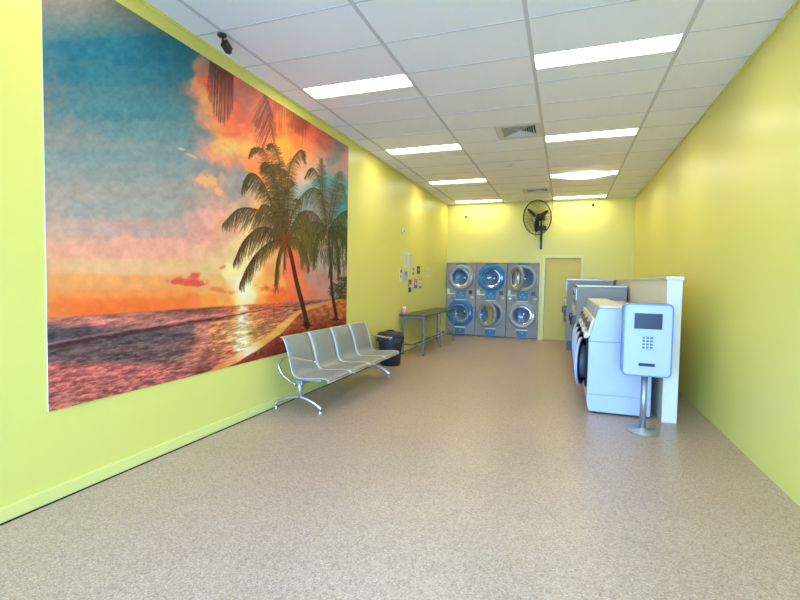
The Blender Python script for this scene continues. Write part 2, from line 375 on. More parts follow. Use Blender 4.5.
# ------------------------------------------------------------------ the beach mural
MUR_Y0, MUR_Y1, MUR_Z0, MUR_Z1 = 1.9, 6.02, .585, 3.36
MUR_N = (690, 464)
_F, _R, _U = (np.array(v) for v in (FW, RT, UP))
def print_xy(Y, Z):                                        # print coordinates of a wall point, as measured on the photograph
    P = np.stack([np.full_like(Y, -3.02), Y, Z-CAM_Z], -1); d = P@_F
    return 400+CAM_F*(P@_R)/d, 300-CAM_F*(P@_U)/d
def canvas(px, py):
    d = _F*CAM_F+_R*(px-400)-_U*(py-300); q = d*(-3.02/d[0])
    return ((q[1]-MUR_Y0)/(MUR_Y1-MUR_Y0)*(MUR_N[0]-1), (q[2]+CAM_Z-MUR_Z0)/(MUR_Z1-MUR_Z0)*(MUR_N[1]-1))
def px_size(px): return abs(canvas(px, 251)[1]-canvas(px, 250)[1])
def mural_pixels():
    """The printed beach picture, worked out on a grid of points of the wall panel
    (s along the wall, t up) and returned as colours for the panel's mesh."""
    import numpy as np, math
    rs = np.random.RandomState(7)
    NS, NT = MUR_N
    ys = np.linspace(MUR_Y0, MUR_Y1, NS); zs = np.linspace(MUR_Z0, MUR_Z1, NT)
    Yg, Zg = np.meshgrid(ys, zs, indexing='ij')
    PX, PY = print_xy(Yg, Zg)
    PXc = np.where(PX < 178, 178-.12*(178-PX), PX)

    def fbm(scale, seed, octv=5, sx=1.0, sy=1.0, shear=0.0):
        r = np.random.RandomState(seed); out = np.zeros_like(PX); amp = 1; tot = 0
        for o in range(octv):
            t = r.rand(64, 64)
            x = PX / (scale * sx) * 2**o + 7.3 * o; y = (PY + shear * PX) / (scale * sy) * 2**o + 3.1 * o
            xi = np.floor(x).astype(int); yi = np.floor(y).astype(int); fx = x - xi; fy = y - yi
            fx = fx*fx*(3-2*fx); fy = fy*fy*(3-2*fy)
            g = lambda a, b: t[a % 64, b % 64]
            out += amp * ((g(xi, yi)*(1-fx)+g(xi+1, yi)*fx)*(1-fy) + (g(xi, yi+1)*(1-fx)+g(xi+1, yi+1)*fx)*fy)
            tot += amp; amp *= .55
        return out / tot - .5
    SKY = """178 52 40 110 128;185 60 42 112 130;192 56 50 115 128;178 75 50 115 130;188 72 55 113 125;180 95 75 125 132;186 96 80 124 128;182 84 60 118 128;
199 62 215 140 115;203 70 205 125 98;195 80 228 150 108;200 90 238 155 98;205 98 238 168 98;187 86 215 130 112;192 92 225 140 115;206 80 240 105 70;212 88 242 112 74;206 65 118 120 122;211 74 180 122 104;216 80 215 115 85;222 90 235 110 75;230 92 225 105 78;
180 110 75 130 136;188 115 95 135 136;183 130 105 140 142;195 130 125 140 138;204 133 120 135 132;190 145 120 145 142;200 120 205 145 120;197 110 215 145 115;190 106 110 130 130;205 110 235 168 100;212 105 242 145 90;215 118 248 135 85;209 124 228 145 112;218 128 248 155 85;226 130 255 118 70;225 115 250 120 75;233 105 250 100 70;232 120 255 118 70;222 140 252 178 95;230 150 242 192 112;215 148 242 182 110;208 150 248 150 112;202 145 190 150 138;200 155 200 160 142;212 158 248 165 120;186 154 135 150 148;193 158 150 155 148;180 157 130 150 146;210 136 150 140 135;
180 170 145 155 148;185 190 165 160 146;180 210 168 165 150;200 163 140 150 146;195 180 172 160 148;207 178 172 160 148;217 187 185 162 145;205 196 190 160 142;205 203 190 160 140;190 205 180 160 142;215 205 225 165 140;225 200 205 165 142;228 180 175 160 146;220 172 160 155 145;232 170 195 152 132;228 162 250 160 115;238 158 250 165 105;222 210 235 170 142;232 210 225 175 142;206 211 235 172 150;190 218 210 165 146;
180 225 205 165 146;200 230 230 165 142;215 240 238 170 136;180 250 238 170 136;195 255 238 180 136;215 262 240 195 132;230 255 242 202 140;232 270 252 228 152;205 270 238 192 126;180 268 240 185 130;178 283 244 165 95;195 284 246 168 95;188 277 242 180 120;203 284 246 175 100;213 284 244 180 105;222 294 246 165 88;232 290 248 190 110;180 293 250 150 75;190 300 252 130 60;180 304 250 120 55;210 300 252 150 65;225 302 253 165 70;236 288 252 235 190;245 285 255 242 195;249 294 255 232 165;243 301 255 225 140;255 275 253 220 150;256 284 253 205 120;262 290 253 190 90;262 301 253 160 75;225 225 236 170 132;237 245 242 202 142;245 262 252 220 155;
240 212 236 180 142;225 235 236 175 136;240 250 250 215 142;222 250 240 185 136;257 240 250 218 142;262 200 236 180 132;250 195 215 170 138;243 185 162 150 138;270 220 240 190 130;275 260 245 180 110;
238 95 190 110 92;245 105 200 100 80;240 115 226 100 75;240 130 250 120 75;240 140 250 150 90;255 110 215 110 80;262 120 205 100 75;275 130 225 120 62;285 125 240 140 65;283 145 252 165 60;290 130 236 120 60;295 120 170 90 62;297 140 250 150 55;270 150 240 150 80;260 135 235 130 80;
232 145 242 192 112;245 150 252 182 92;235 164 200 155 128;235 175 152 150 146;232 195 172 155 142;245 205 205 165 142;255 205 242 182 112;250 160 252 150 90;258 165 246 140 80;285 155 252 160 70;288 170 246 150 76;295 165 240 170 112;300 180 226 180 162;303 165 226 165 132;296 190 160 175 166;305 188 140 180 172;292 205 200 172 142;280 180 240 150 90;270 175 240 145 85;270 195 235 165 110;
300 130 175 82 62;295 140 246 120 70;310 135 232 105 80;306 145 245 125 80;322 143 212 110 86;330 150 190 130 112;338 150 128 125 122;345 156 200 140 126;345 168 205 150 140;337 168 195 150 132;328 172 165 150 142;333 161 130 130 130;315 155 226 150 116;320 165 206 160 132;308 155 246 160 100;310 172 220 170 132;305 195 140 178 170;327 182 85 160 156;340 178 120 158 152;345 190 65 165 160;343 202 60 150 150;330 195 120 152 148;318 185 110 165 158;
320 205 150 152 142;300 208 150 170 158;290 270 250 122 82;290 258 242 122 82;295 280 250 130 75;275 285 253 168 86;270 270 250 165 85;280 297 252 120 55;262 280 253 175 82;270 300 252 115 52;300 290 240 130 92;298 298 245 115 65;310 275 205 150 126;315 262 195 172 152;325 280 196 142 126;320 293 210 140 116;310 297 228 125 92;305 267 226 115 85;335 290 180 150 128;330 265 190 165 150"""
    SEA = """178 312 150 98 80;200 312 150 92 72;215 309 170 95 70;230 308 205 90 60;245 306 240 110 60;178 319 222 132 112;200 317 212 126 100;220 315 205 115 90;185 331 105 85 82;176 336 90 78 78;200 331 190 120 96;215 325 232 146 92;185 345 160 108 92;178 351 115 88 82;200 350 202 120 96;220 345 222 140 90;190 363 196 116 96;178 375 205 112 96;198 368 140 75 62;210 360 175 98 78;225 355 220 130 80;241 310 255 190 110;242 320 255 225 160;241 330 255 215 140;242 340 255 235 180;232 335 248 178 108;252 335 250 175 90;230 320 240 155 92;255 320 246 160 90;262 312 226 120 80;275 310 205 112 86;290 306 190 112 92;310 303 190 122 102;325 301 182 142 122;265 325 236 142 82;280 318 216 126 80;295 312 216 130 90;275 305 230 102 62"""
    SAND = """250 365 132 52 36;265 352 150 70 42;280 336 185 90 50;300 335 142 56 36;300 321 190 102 62;330 310 196 112 62;345 310 182 102 56;340 325 142 72 42;320 328 132 56 36;275 350 112 42 30;320 308 202 116 66;343 303 165 85 50;300 350 105 42 30;340 340 110 50 35;225 378 120 48 34"""

    def field(txt, sig, wx, wy):
        pts = np.array([[float(v) for v in r.split()] for r in txt.replace('\n', '').split(';') if r.strip()])
        num = np.zeros(PX.shape + (3,)); den = np.zeros(PX.shape)
        x = PXc + wx; y = PY + wy
        for a, b, c, d, e in pts:
            q = (x-a)**2 + (y-b)**2
            w = np.exp(-q/(2*sig*sig)) + 4.0/(q+30)**2 * 1.5
            num += w[..., None]*np.array([c, d, e]); den += w
        return num/den[..., None]
    w1, w2 = fbm(9, 1), fbm(9, 2)
    calm = np.clip((275-PY)/30, .25, 1)
    sky = field(SKY, 3.9, w1*11*calm, w2*11*calm)
    sky = sky + (fbm(9, 3)*26+fbm(3.2, 4)*24*np.clip((290-PY)/60, .3, 1))[..., None]*np.array([1, .85, .65])
    def cloud(cx, cy, rx, ry, edge, core, ang=0, soft=.35, amp=1.5, seed=30):
        nonlocal sky
        x = PX-cx; y = PY-cy; c_, s_ = math.cos(ang), math.sin(ang)
        d = np.sqrt(((x*c_+y*s_)/rx)**2+((y*c_-x*s_)/ry)**2)+fbm(5, seed)*amp
        a = np.clip((1-d)/soft, 0, 1)[..., None]; k = np.clip((1-d)*1.6, 0, 1)[..., None]
        sky = sky*(1-a)+(np.array(edge)*(1-k)+np.array(core)*k)*a
    cloud(206, 181, 14, 9, (240, 150, 122), (240, 182, 120), .25, .55, 1.5, 31)
    cloud(219, 192, 9, 4, (240, 160, 125), (246, 176, 130), .75, .5, 1.6, 32)
    cloud(206, 211, 3, 8, (228, 168, 150), (236, 176, 155), .5, .8, 1.6, 33)
    cloud(180, 149, 5, 2.5, (190, 172, 150), (214, 186, 158), .3, .5, 1.2, 34)
    cloud(191, 156, 9, 2, (190, 168, 150), (205, 176, 154), .45, .8, 1.4, 35)
    cloud(221, 176, 4, 12, (205, 160, 140), (214, 166, 146), -.3, .9, 1.8, 36)
    cloud(190, 282, 19, 4.6, (236, 118, 78), (230, 92, 66), .03, .3, 1.5, 37)
    cloud(193, 276, 8, 4, (236, 122, 84), (232, 100, 70), -.3, .3, 1.5, 38)
    cloud(178, 281, 12, 4, (236, 112, 78), (230, 96, 70), -.1, .3, 1.3, 39)
    cloud(222, 291, 15, 3.2, (240, 150, 84), (236, 138, 74), .2, .6, 1.6, 40)
    cloud(222, 267, 4, 2, (236, 160, 105), (232, 146, 92), -.3, .5, 1.3, 41)
    cloud(276, 290, 18, 6, (248, 128, 62), (244, 112, 54), .1, .6, 1.6, 42)
    hor = 309.5 - .0675*(PX-175)
    sea = field(SEA, 5, w1*3, w2*2)
    dip = np.clip((PY-hor)/70, 0, 1)
    wave = fbm(2.0, 11, 4, 2.6, .6, .22)*(.6+.9*dip) + fbm(5, 12, 4, 3.2, .55, .16)*1.0
    sea = sea*(1+.85*np.clip(wave, -.42, .3)[..., None])*1.0 - 4
    gl = np.exp(-((PX-242)/(4.2+3*dip*rs.rand(*PX.shape)))**2)*np.clip(.25+fbm(4, 13, 3, 2.2, .6)*3.2, 0, 1)*(PY > hor)*(PY < 352)
    sea = sea*(1-gl[..., None]) + np.array([255, 250, 225])*gl[..., None]
    cr = 325.0-.172*(PX-175)+fbm(10, 14)*3                               # breaking wave
    th = np.clip(2.6-(PX-175)*.022, .5, 3)
    a = np.clip(1-np.abs(PY-cr)/th, 0, 1)*(PX < 300)*.9
    sea = sea*(1-a[..., None])+np.array([75, 35, 38])*a[..., None]
    a = np.clip(1-np.abs(PY-cr+3.6)/1.6, 0, 1)*(PX < 230)*.5
    sea = sea*(1-a[..., None])+np.array([235, 150, 130])*a[..., None]
    sand = field(SAND, 8, 0, 0)*(1+.85*fbm(2.6, 15, 3)[..., None]+.5*fbm(9, 16, 3, 2, 1)[..., None])
    # shore lines (print coordinates)
    def line(pts):
        p = np.array(pts, float); return np.interp(PX, p[:, 0], p[:, 1])
    up = line([(60, 452), (175, 384), (205, 372), (225, 360), (245, 349), (265, 336), (283, 321), (300, 308), (333, 300), (350, 297)]) + fbm(12, 17)*3
    lo = line([(60, 480), (175, 398), (215, 374), (240, 360), (262, 347), (280, 334), (292, 322), (300, 313), (333, 301.5), (350, 298)]) + fbm(8, 18)*3
    wet = field("215 368 236 140 76;230 360 245 160 90;240 354 250 190 120;247 350 255 245 218;253 346 250 205 130;265 338 246 178 84;285 322 242 178 84;300 311 230 150 82;190 385 200 110 70", 4.5, 0, 0)*(1+.18*fbm(5, 19, 3, 3, 1)[..., None])
    m = lambda v, s=.6: np.clip(v/s+.5, 0, 1)[..., None]
    img = sky
    img = img*(1-m(PY-hor)) + sea*m(PY-hor)
    img = img*(1-m(PY-up)) + wet*m(PY-up)
    img = img*(1-m(PY-lo, 1.2)) + sand*m(PY-lo, 1.2)
    sun = np.exp(-(((PX-243)/5.5)**2+((PY-294)/9)**2))*(PY < hor)*.7
    img = img*(1-sun[..., None])+np.array([255, 252, 225])*sun[..., None]

    def seg(x0, y0, x1, y1, w0, w1_, col, al=1.0):
        (a0, b0), (a1, b1) = canvas(x0, y0), canvas(x1, y1)
        k = .5*(px_size((x0+x1)/2))
        W0, W1 = max(w0*k, .42), max(w1_*k, .3)
        fade = min(1, max(w0, .25)*k/.42)*al
        R = max(W0, W1)+1.5
        i0, i1 = int(max(0, min(a0, a1)-R)), int(min(NS, max(a0, a1)+R+2))
        j0, j1 = int(max(0, min(b0, b1)-R)), int(min(NT, max(b0, b1)+R+2))
        if i1 <= i0 or j1 <= j0: return
        I, J = np.meshgrid(np.arange(i0, i1), np.arange(j0, j1), indexing='ij')
        dx, dy = a1-a0, b1-b0; L = dx*dx+dy*dy+1e-9
        t = np.clip(((I-a0)*dx+(J-b0)*dy)/L, 0, 1)
        d = np.hypot(I-a0-t*dx, J-b0-t*dy)
        c = np.clip(W0+(W1-W0)*t-d+.5, 0, 1)[..., None]*fade
        img[i0:i1, j0:j1] = img[i0:i1, j0:j1]*(1-c)+np.array(col)*c

    def curve(pts, n):
        p = np.array(pts, float); k = np.linspace(0, len(p)-1, n)
        o = []
        for v in k:
            i = min(int(v), len(p)-2); f = v-i
            a, b = p[i], p[i+1]; pa = p[i-1] if i > 0 else 2*a-b; pb = p[i+2] if i+2 < len(p) else 2*b-a
            o.append(.5*(2*a+(b-pa)*f+(2*pa-5*a+4*b-pb)*f*f+(3*a-pa-3*b+pb)*f**3))
        return np.array(o)

    for _ in range(2600):                                  # ripples on the water
        x = 70+rs.rand()*250; h_ = 309.5-.0675*(x-175); v = rs.rand()**1.25
        top = np.interp(x, [60, 175, 205, 225, 245, 265, 283, 300, 333], [452, 384, 372, 360, 349, 336, 321, 308, 300])-1
        if x > 300 and v > .8: continue
        y = h_+1+v*(top-h_-1); L = (1.5+5*v)*(.5+rs.rand()); sl = -.12-.10*v-.12*rs.rand()
        dark = rs.rand() < .68; near_sun = np.exp(-((x-243)/16)**2)
        c = ((74, 40, 36) if rs.rand() < .6 else (96, 54, 44)) if dark else (250-(1-near_sun)*20, 176+near_sun*50, 128)
        seg(x, y, x+L, y+sl*L, .35+.5*v, .2, c, (.42 if dark else .38)*(1-.55*near_sun if dark else 1))
    DK = (44, 33, 20); OL = (92, 78, 34); GR = (84, 88, 34); BR = (120, 62, 26)
    def frond(pts, length, c0=DK, c1=OL, drop=.75, n=70, al=.9, rw=1.2, both=True, w=.55):
        length *= 1.22
        n = int(n*1.35); q = curve(pts, n)
        for i in range(n-1):
            f = i/(n-1); tx, ty = q[i+1]-q[i]; tl = np.hypot(tx, ty)+1e-6; tx /= tl; ty /= tl
            prof = (.35+1.5*f*(1-f)*1.6)*(1 if f < .9 else .8)
            for sgn in ((-1, 1) if both else (1,)):
                nx, ny = -ty*sgn, tx*sgn
                L = length*prof*(.7+.5*rs.rand())
                vx = nx*(1-drop)+tx*.45+rs.randn()*.08; vy = ny*(1-drop)+ty*.45+drop*1.1+rs.randn()*.08
                if sgn*1 and ny < 0: vy -= 0.0; L *= .75
                vl = np.hypot(vx, vy)+1e-6; vx, vy = vx/vl*L, vy/vl*L
                mx, my = q[i][0]+vx*.5, q[i][1]+vy*.45
                k = rs.rand(); col = [a_*(1-k)+b_*k for a_, b_ in zip(c0, c1)]
                seg(q[i][0], q[i][1], mx, my, w, w*.9, col, al)
                seg(mx, my, q[i][0]+vx+rs.randn()*.4, q[i][1]+vy*1.08, w*.9, w*.4, col, al)
            if i % 2 == 0 and i+2 < n: seg(q[i][0], q[i][1], q[i+2][0], q[i+2][1], rw*(1-.7*f), rw*(.9-.7*f), DK, al)

    # leaves hanging in from the top of the picture
    for x in np.arange(209.5, 233, .42):
        y0 = 68+(x-209)*.62; L = 14+30*np.sin((x-207)/27*3.1)**1*(.75+.35*rs.rand())+ (x-209)*.35
        seg(x, y0-7, x-1.5+rs.randn()*.6+(x-222)*.12, y0+L, .62, .2, (66+rs.randint(26), 46, 44), .85)
    for k in range(44):
        f = k/43; x0 = 265+f*6; y0 = 94+f*40
        seg(x0+rs.randn(), y0-4, x0-13+f*5+rs.randn()*1.5, y0+22-f*6+rs.randn()*5, .5, .2, (110, 62, 56), .8)
        seg(x0, y0, x0+8-f*3+rs.randn(), y0+20-f*5+rs.randn()*5, .5, .2, (100, 50, 50), .6)
    seg(264, 95, 272, 150, .9, .5, (105, 60, 60), .9)
    for x in np.arange(274, 306, .6):
        y0 = 104+(x-274)*.66; seg(x, y0-7, x-1+rs.randn(), y0+12+rs.rand()*22*(1 if x < 298 else .6), .5, .2, (112, 55, 48), .55+.25*rs.rand())
    # bush and far trees
    for _ in range(420):
        x = 336+rs.rand()*13; y = 277+rs.rand()*22; x -= (y < 284)*(-2)
        seg(x, y, x+rs.randn()*2, y+rs.randn()*1.6, .8, .5, (52+rs.randint(30), 48+rs.randint(26), 26), .9)
    for _ in range(90):
        x = 328+rs.rand()*7; y = 281+rs.rand()*16
        if (x-332)**2/14+(y-289)**2/60 < 1: seg(x, y, x+rs.randn()*1.5, y+1.5, .7, .4, (66, 52, 34), .8)
    seg(310, 300.5, 345, 298.5, .5, .5, (90, 60, 40), .7)
    # second palm
    t = curve([(328, 232), (330, 262), (331.5, 290), (336, 319)], 30)
    for i in range(29): seg(*t[i], *t[i+1], 4.2+.07*i, 4.2+.07*i, (66, 36, 22))
    for i in range(26): seg(334+rs.randn()*1.5, 318+rs.rand()*2, 336+rs.randn()*4, 320, 1, .5, (64, 32, 22), .8)
    for _ in range(900):                                   # mass of leaves behind the crowns
        x = 300+rs.rand()*50; yb = 268-14*abs(np.sin(x*.33))+(x-300)*.25; y = 214+rs.rand()**.8*max(6, yb-220)-(x < 308)*0
        k = rs.rand(); g = np.clip((x-318)/28, 0, 1)
        c = ((62+30*k)*(1-g)+(46+24*k)*g, (52+30*k)*(1-g)+(60+34*k)*g, 26+10*k)
        seg(x, y, x+rs.randn()*2.2, y+6+rs.rand()*9, .75, .3, c, .8)
    DG = (48, 50, 24); PG = (104, 104, 50)
    frond([(326, 226), (322, 196), (312, 188), (300, 197), (292, 213)], 17, (66, 56, 40), (128, 112, 84), .75, 80, .75)
    frond([(326, 226), (322, 190), (321, 158)], 6, DG, (90, 84, 50), .1, 60, .85, 1.6)
    frond([(324, 215), (318, 178), (311, 168), (304, 178)], 8, DG, (104, 100, 60), .7, 45, .8)
    frond([(328, 224), (332, 196), (340, 171)], 9, (56, 54, 36), (124, 112, 90), .3, 70, .8, 1.4)
    frond([(330, 224), (336, 196), (341, 184), (348, 212)], 8, (66, 60, 44), (116, 108, 84), .6, 60, .6)
    frond([(330, 226), (340, 214), (352, 210), (362, 216)], 24, DG, (70, 92, 40), .85, 70, .9)
    frond([(328, 228), (342, 226), (352, 238), (356, 262)], 26, DG, (84, 98, 40), .9, 80, .85)
    frond([(326, 228), (312, 212), (298, 214), (291, 232)], 18, (60, 40, 28), (132, 96, 62), .85, 80, .85)
    frond([(326, 228), (314, 222), (303, 232), (300, 252)], 19, (56, 50, 24), PG, .9, 80, .85)
    frond([(326, 230), (318, 234), (313, 248), (314, 262)], 16, (56, 50, 24), PG, .9, 60, .85)
    frond([(328, 230), (336, 238), (338, 254), (339, 268)], 20, (50, 52, 24), (90, 92, 40), .9, 70, .9)
    frond([(328, 230), (332, 242), (330, 262), (328, 276)], 9, (60, 52, 26), (96, 88, 44), .9, 50, .8)
    frond([(330, 228), (345, 240), (349, 262), (350, 284)], 16, (46, 52, 22), (80, 92, 36), .9, 70, .9)
    # front palm
    t = curve([(286, 238), (291, 258), (296, 282), (302, 305), (307, 326)], 40)
    for i in range(39): seg(*t[i], *t[i+1], 5.8+.06*i, 5.8+.06*i, (82, 38, 22)); seg(t[i][0]-1.9, t[i][1], t[i+1][0]-1.9, t[i+1][1], .9, .9, (150, 70, 36), .5)
    for i in range(40): seg(306+rs.randn()*2, 322+rs.rand()*3, 307+rs.randn()*3.5, 326, 1, .5, (58, 26, 18), .8)
    frond([(284, 236), (276, 222), (258, 210), (238, 209), (222, 224)], 19, DK, (130, 104, 58), .8, 110, .85)
    frond([(283, 236), (272, 229), (258, 228), (243, 241), (233, 262)], 20, DK, (136, 96, 46), .85, 110, .85)
    frond([(283, 240), (270, 242), (256, 253), (246, 268), (239, 284)], 18, DK, (140, 100, 46), .88, 110, .85)
    frond([(285, 242), (279, 250), (276, 264), (276, 276)], 22, (66, 46, 24), (120, 84, 36), .95, 60, .85, w=.5)
    frond([(286, 244), (284, 252), (284, 262)], 16, (80, 50, 24), (134, 90, 44), .95, 22, .8)
    frond([(288, 242), (300, 244), (307, 256), (308, 268)], 14, (72, 60, 26), (112, 100, 40), .95, 50, .85)
    frond([(280, 226), (268, 194), (257, 176), (247, 175), (241, 192)], 14, DK, (120, 100, 52), .75, 90, .85)
    frond([(281, 220), (274, 185), (264, 153), (254, 149), (248, 158)], 5, (80, 50, 30), (118, 84, 44), .4, 80, .8, 1.0)
    frond([(279, 210), (271, 176), (265, 162), (260, 172)], 9, DK, (110, 84, 40), .6, 50, .8)
    frond([(283, 225), (281, 184), (278, 158), (271, 144), (266, 149)], 6, (66, 52, 30), (104, 84, 40), .5, 70, .85, 1.6)
    frond([(287, 225), (287, 185), (292, 160), (301, 150), (305, 163)], 8, DK, (112, 92, 44), .65, 90, .8)
    for (x, y) in ((268, 168), (273, 172), (278, 166), (283, 172), (289, 182), (276, 185), (284, 190), (264, 186), (294, 200)):
        frond([(284, 236), ((284+x)/2+rs.randn(), (236+y)/2+4), (x, y), (x+(x-278)*.35, y+3)], 7.5, (56, 46, 24), (112, 94, 42), .45, 55, .85, 1.0)
    frond([(285, 236), (272, 210), (262, 205), (256, 214)], 14, (70, 56, 28), (124, 98, 44), .8, 60, .8)
    frond([(287, 236), (296, 218), (306, 216), (314, 234)], 20, (74, 66, 28), (124, 112, 46), .85, 80, .85)
    frond([(287, 238), (298, 228), (308, 236), (312, 254)], 20, (80, 72, 28), (132, 116, 46), .9, 80, .85)
    frond([(285, 240), (296, 238), (301, 250), (302, 262)], 15, (84, 70, 28), (126, 108, 44), .95, 60, .85)
    for _ in range(150):
        x = 284+rs.randn()*3.5; y = 238+rs.randn()*8
        seg(x, y, x+rs.randn()*1.5, y+3+rs.rand()*5, .9, .5, (100+rs.randint(50), 52+rs.randint(26), 24), .7)
    img = 255*(np.clip(img, 0, 255)/255.)**1.04; return np.clip(img, 0, 255)/255.

def build_mural():
    img = mural_pixels(); ns, nt = MUR_N
    ys = np.linspace(MUR_Y0, MUR_Y1, ns)-MUR_Y0; zs = np.linspace(MUR_Z0, MUR_Z1, nt)-MUR_Z0
    Y, Z = np.meshgrid(ys, zs, indexing='ij'); co = np.stack([np.full(Y.shape, .0082), Y, Z], -1).reshape(-1, 3)
    i, j = np.meshgrid(np.arange(ns-1), np.arange(nt-1), indexing='ij'); k = (i*nt+j).ravel()
    faces = np.stack([k, k+nt, k+nt+1, k+1], -1)
    me = bpy.data.meshes.new('beach_print'); nf = len(faces)
    me.vertices.add(len(co)); me.vertices.foreach_set('co', co.ravel().astype(np.float32))
    me.loops.add(nf*4); me.loops.foreach_set('vertex_index', faces.ravel().astype(np.int32))
    me.polygons.add(nf); me.polygons.foreach_set('loop_start', np.arange(0, nf*4, 4, dtype=np.int32)); me.polygons.foreach_set('loop_total', np.full(nf, 4, dtype=np.int32))
    me.update(calc_edges=True)
    lin = np.where(img <= .04045, img/12.92, ((img+.055)/1.055)**2.4).reshape(-1, 3)
    at = me.color_attributes.new('print', 'FLOAT_COLOR', 'POINT')
    at.data.foreach_set('color', np.concatenate([lin, np.ones((len(lin), 1))], 1).ravel().astype(np.float32))
    m = mat('beach_print_ink', (1, 1, 1), .5, spec=.18); N = m.node_tree.nodes; L = m.node_tree.links
    a = N.new('ShaderNodeAttribute'); a.attribute_name = 'print'
    g = N.new('ShaderNodeMix'); g.data_type = 'RGBA'; g.blend_type = 'MULTIPLY'; g.inputs[0].default_value = 1; g.inputs[7].default_value = (*PRINT_GAIN, 1)
    L.new(a.outputs['Color'], g.inputs[6]); L.new(g.outputs[2], N['Principled BSDF'].inputs['Base Color'])
    me.materials.append(m)
    t = thing('wall_mural', 'large beach sunset mural with palm trees on the left wall', 'mural', (XL, MUR_Y0, MUR_Z0))
    MB().box(0, .008, 0, MUR_Y1-MUR_Y0, 0, MUR_Z1-MUR_Z0).build('backing_board', 'paper', t)
    o = bpy.data.objects.new('beach_print', me); C.objects.link(o); o.parent = t
PRINT_GAIN = (1.0, .93, .9)
build_mural()

# ------------------------------------------------------------------ notices on the left wall
def notice(y0, y1, z0, z1, base, blocks, label, name='notice', cat='notice', tilt=0):
    w, h = y1-y0, z1-z0
    t = MB(); t.box(0, .003, -w/2, w/2, -h/2, h/2); mats = [base]
    for (a0, a1, b0, b1, m_) in blocks:
        if m_ not in mats: mats.append(m_)
        t.m(mats.index(m_)).box(.003, .0036, -w/2+a0*w, -w/2+a1*w, -h/2+b0*h, -h/2+b1*h)
    o = t.build(name, mats); o.location = (XL+.001, (y0+y1)/2, (z0+z1)/2); o.rotation_euler = (tilt, 0, 0)
    return tag(o, label, cat, 'notices on the left wall')
txt = [(.15, .85, .82-.1*k, .86-.1*k, 'inkG') for k in range(7)]
notice(8.55, 8.76, 1.70, 2.0, 'paper', txt+[(.0, .9, 0, .16, 'paperY')], 'large pale notice, left of the topmost pair above the table')
notice(8.79, 9.0, 1.71, 2.0, 'paper', txt, 'large pale notice, right of the topmost pair above the table')
notice(8.29, 8.45, 1.43, 1.66, 'paper', [(.3, .6, .25, .6, 'inkG'), (.25, .75, .7, .95, 'brown'), (.3, .62, .3, .42, 'ink')], 'small white notice furthest left of the notices', tilt=.03)
notice(8.55, 8.75, 1.43, 1.63, 'paperB', [(.1, .9, .55, .9, 'inkB'), (.2, .8, .1, .35, 'inkG')], 'pale blue notice below the topmost pair of pale ones')
notice(9.07, 9.19, 1.655, 1.715, 'inkG', [(.2, .8, .2, .7, 'brown')], 'tiny dark card, upper of two tiny ones left of the brown card')
notice(9.07, 9.19, 1.56, 1.62, 'inkG', [(.2, .8, .2, .8, 'brown')], 'tiny dark card, lower of two tiny ones left of the brown card')
notice(9.39, 9.6, 1.59, 1.76, 'brown', [(.4, .66, .42, .66, 'paper'), (.1, .9, .84, .95, 'ink')], 'dark brown card with a pale spot in its middle')
notice(10.15, 10.33, 1.53, 1.74, 'paperY', [(.35, .6, .15, .9, 'paperB'), (.4, .55, .4, .6, 'inkB')], 'faint pale blue and yellow card, furthest right of the notices')
notice(8.84, 9.02, 1.2, 1.46, 'ink', [(.25, .95, .38, .62, 'paper'), (.1, .5, .7, .8, 'inkG')], 'tall black notice with a white band, lowest on the left wall')
notice(9.05, 9.19, 1.21, 1.42, 'paper', [(.15, .8, .5, .8, 'pink'), (.15, .8, .15, .3, 'inkG')], 'small white and pink notice right of the tall black one')
notice(9.2, 9.42, 1.28, 1.48, 'inkR', [(.3, .7, .35, .65, 'paper'), (.1, .9, .0, .2, 'brown'), (.1, .9, .75, .95, 'inkO')], 'red and brown notice between two white ones')
notice(9.48, 9.77, 1.27, 1.5, 'paper', [(.1, .95, .78, .96, 'inkO'), (.15, .9, .03, .22, 'inkB'), (.2, .7, .4, .6, 'inkG')], 'white notice with an orange top and a blue foot')

# ------------------------------------------------------------------ waiting bench
BY0 = 4.14; SW = .537
t = thing('waiting_bench', 'four-seat perforated steel waiting bench below the beach mural', 'bench', (0, 0, 0))
prof = [(-2.262, .372), (-2.256, .39), (-2.275, .405), (-2.34, .412), (-2.45, .404), (-2.55, .396), (-2.62, .396), (-2.665, .412), (-2.69, .445), (-2.705, .49), (-2.73, .60), (-2.765, .71), (-2.80, .79), (-2.82, .815), (-2.845, .815)]
pp = [(p.x-.02, p.z-.008) for p in smooth_path([(a, 0, c) for a, c in prof], 4)]
for k in range(4):
    y0 = BY0+SW*k+.012; y1 = BY0+SW*(k+1)-.012
    s = MB(); uvl = s.b.loops.layers.uv.new('UVMap')
    n = 6; grid = []; L = 0; acc = [0]
    for a, b_ in zip(pp, pp[1:]): L += math.hypot(a[0]-b_[0], a[1]-b_[1]); acc.append(L)
    for i, (x, z) in enumerate(pp): grid.append([s.b.verts.new((x, y0+(y1-y0)*j/n, z)) for j in range(n+1)])
    for i in range(len(pp)-1):
        for j in range(n):
            f = s.b.faces.new((grid[i][j], grid[i][j+1], grid[i+1][j+1], grid[i+1][j])); f.smooth = True
            for lp, (ii, jj) in zip(f.loops, ((i, j), (i, j+1), (i+1, j+1), (i+1, j))): lp[uvl].uv = (acc[ii], (y1-y0)*jj/n)
    so = s.build('seat_shell', 'perf', t); md = so.modifiers.new('thickness', 'SOLIDIFY'); md.thickness = .004
    e = MB()
    for yy in (y0, y1): e.tube([(x, yy, z) for x, z in pp], .006, 8)
    e.tube([(pp[-1][0], y0, pp[-1][1]), (pp[-1][0], y1, pp[-1][1])], .006, 8); e.tube([(pp[0][0], y0, pp[0][1]), (pp[0][0], y1, pp[0][1])], .0085, 8)
    eo = e.build('seat_edging', 'edge', so)
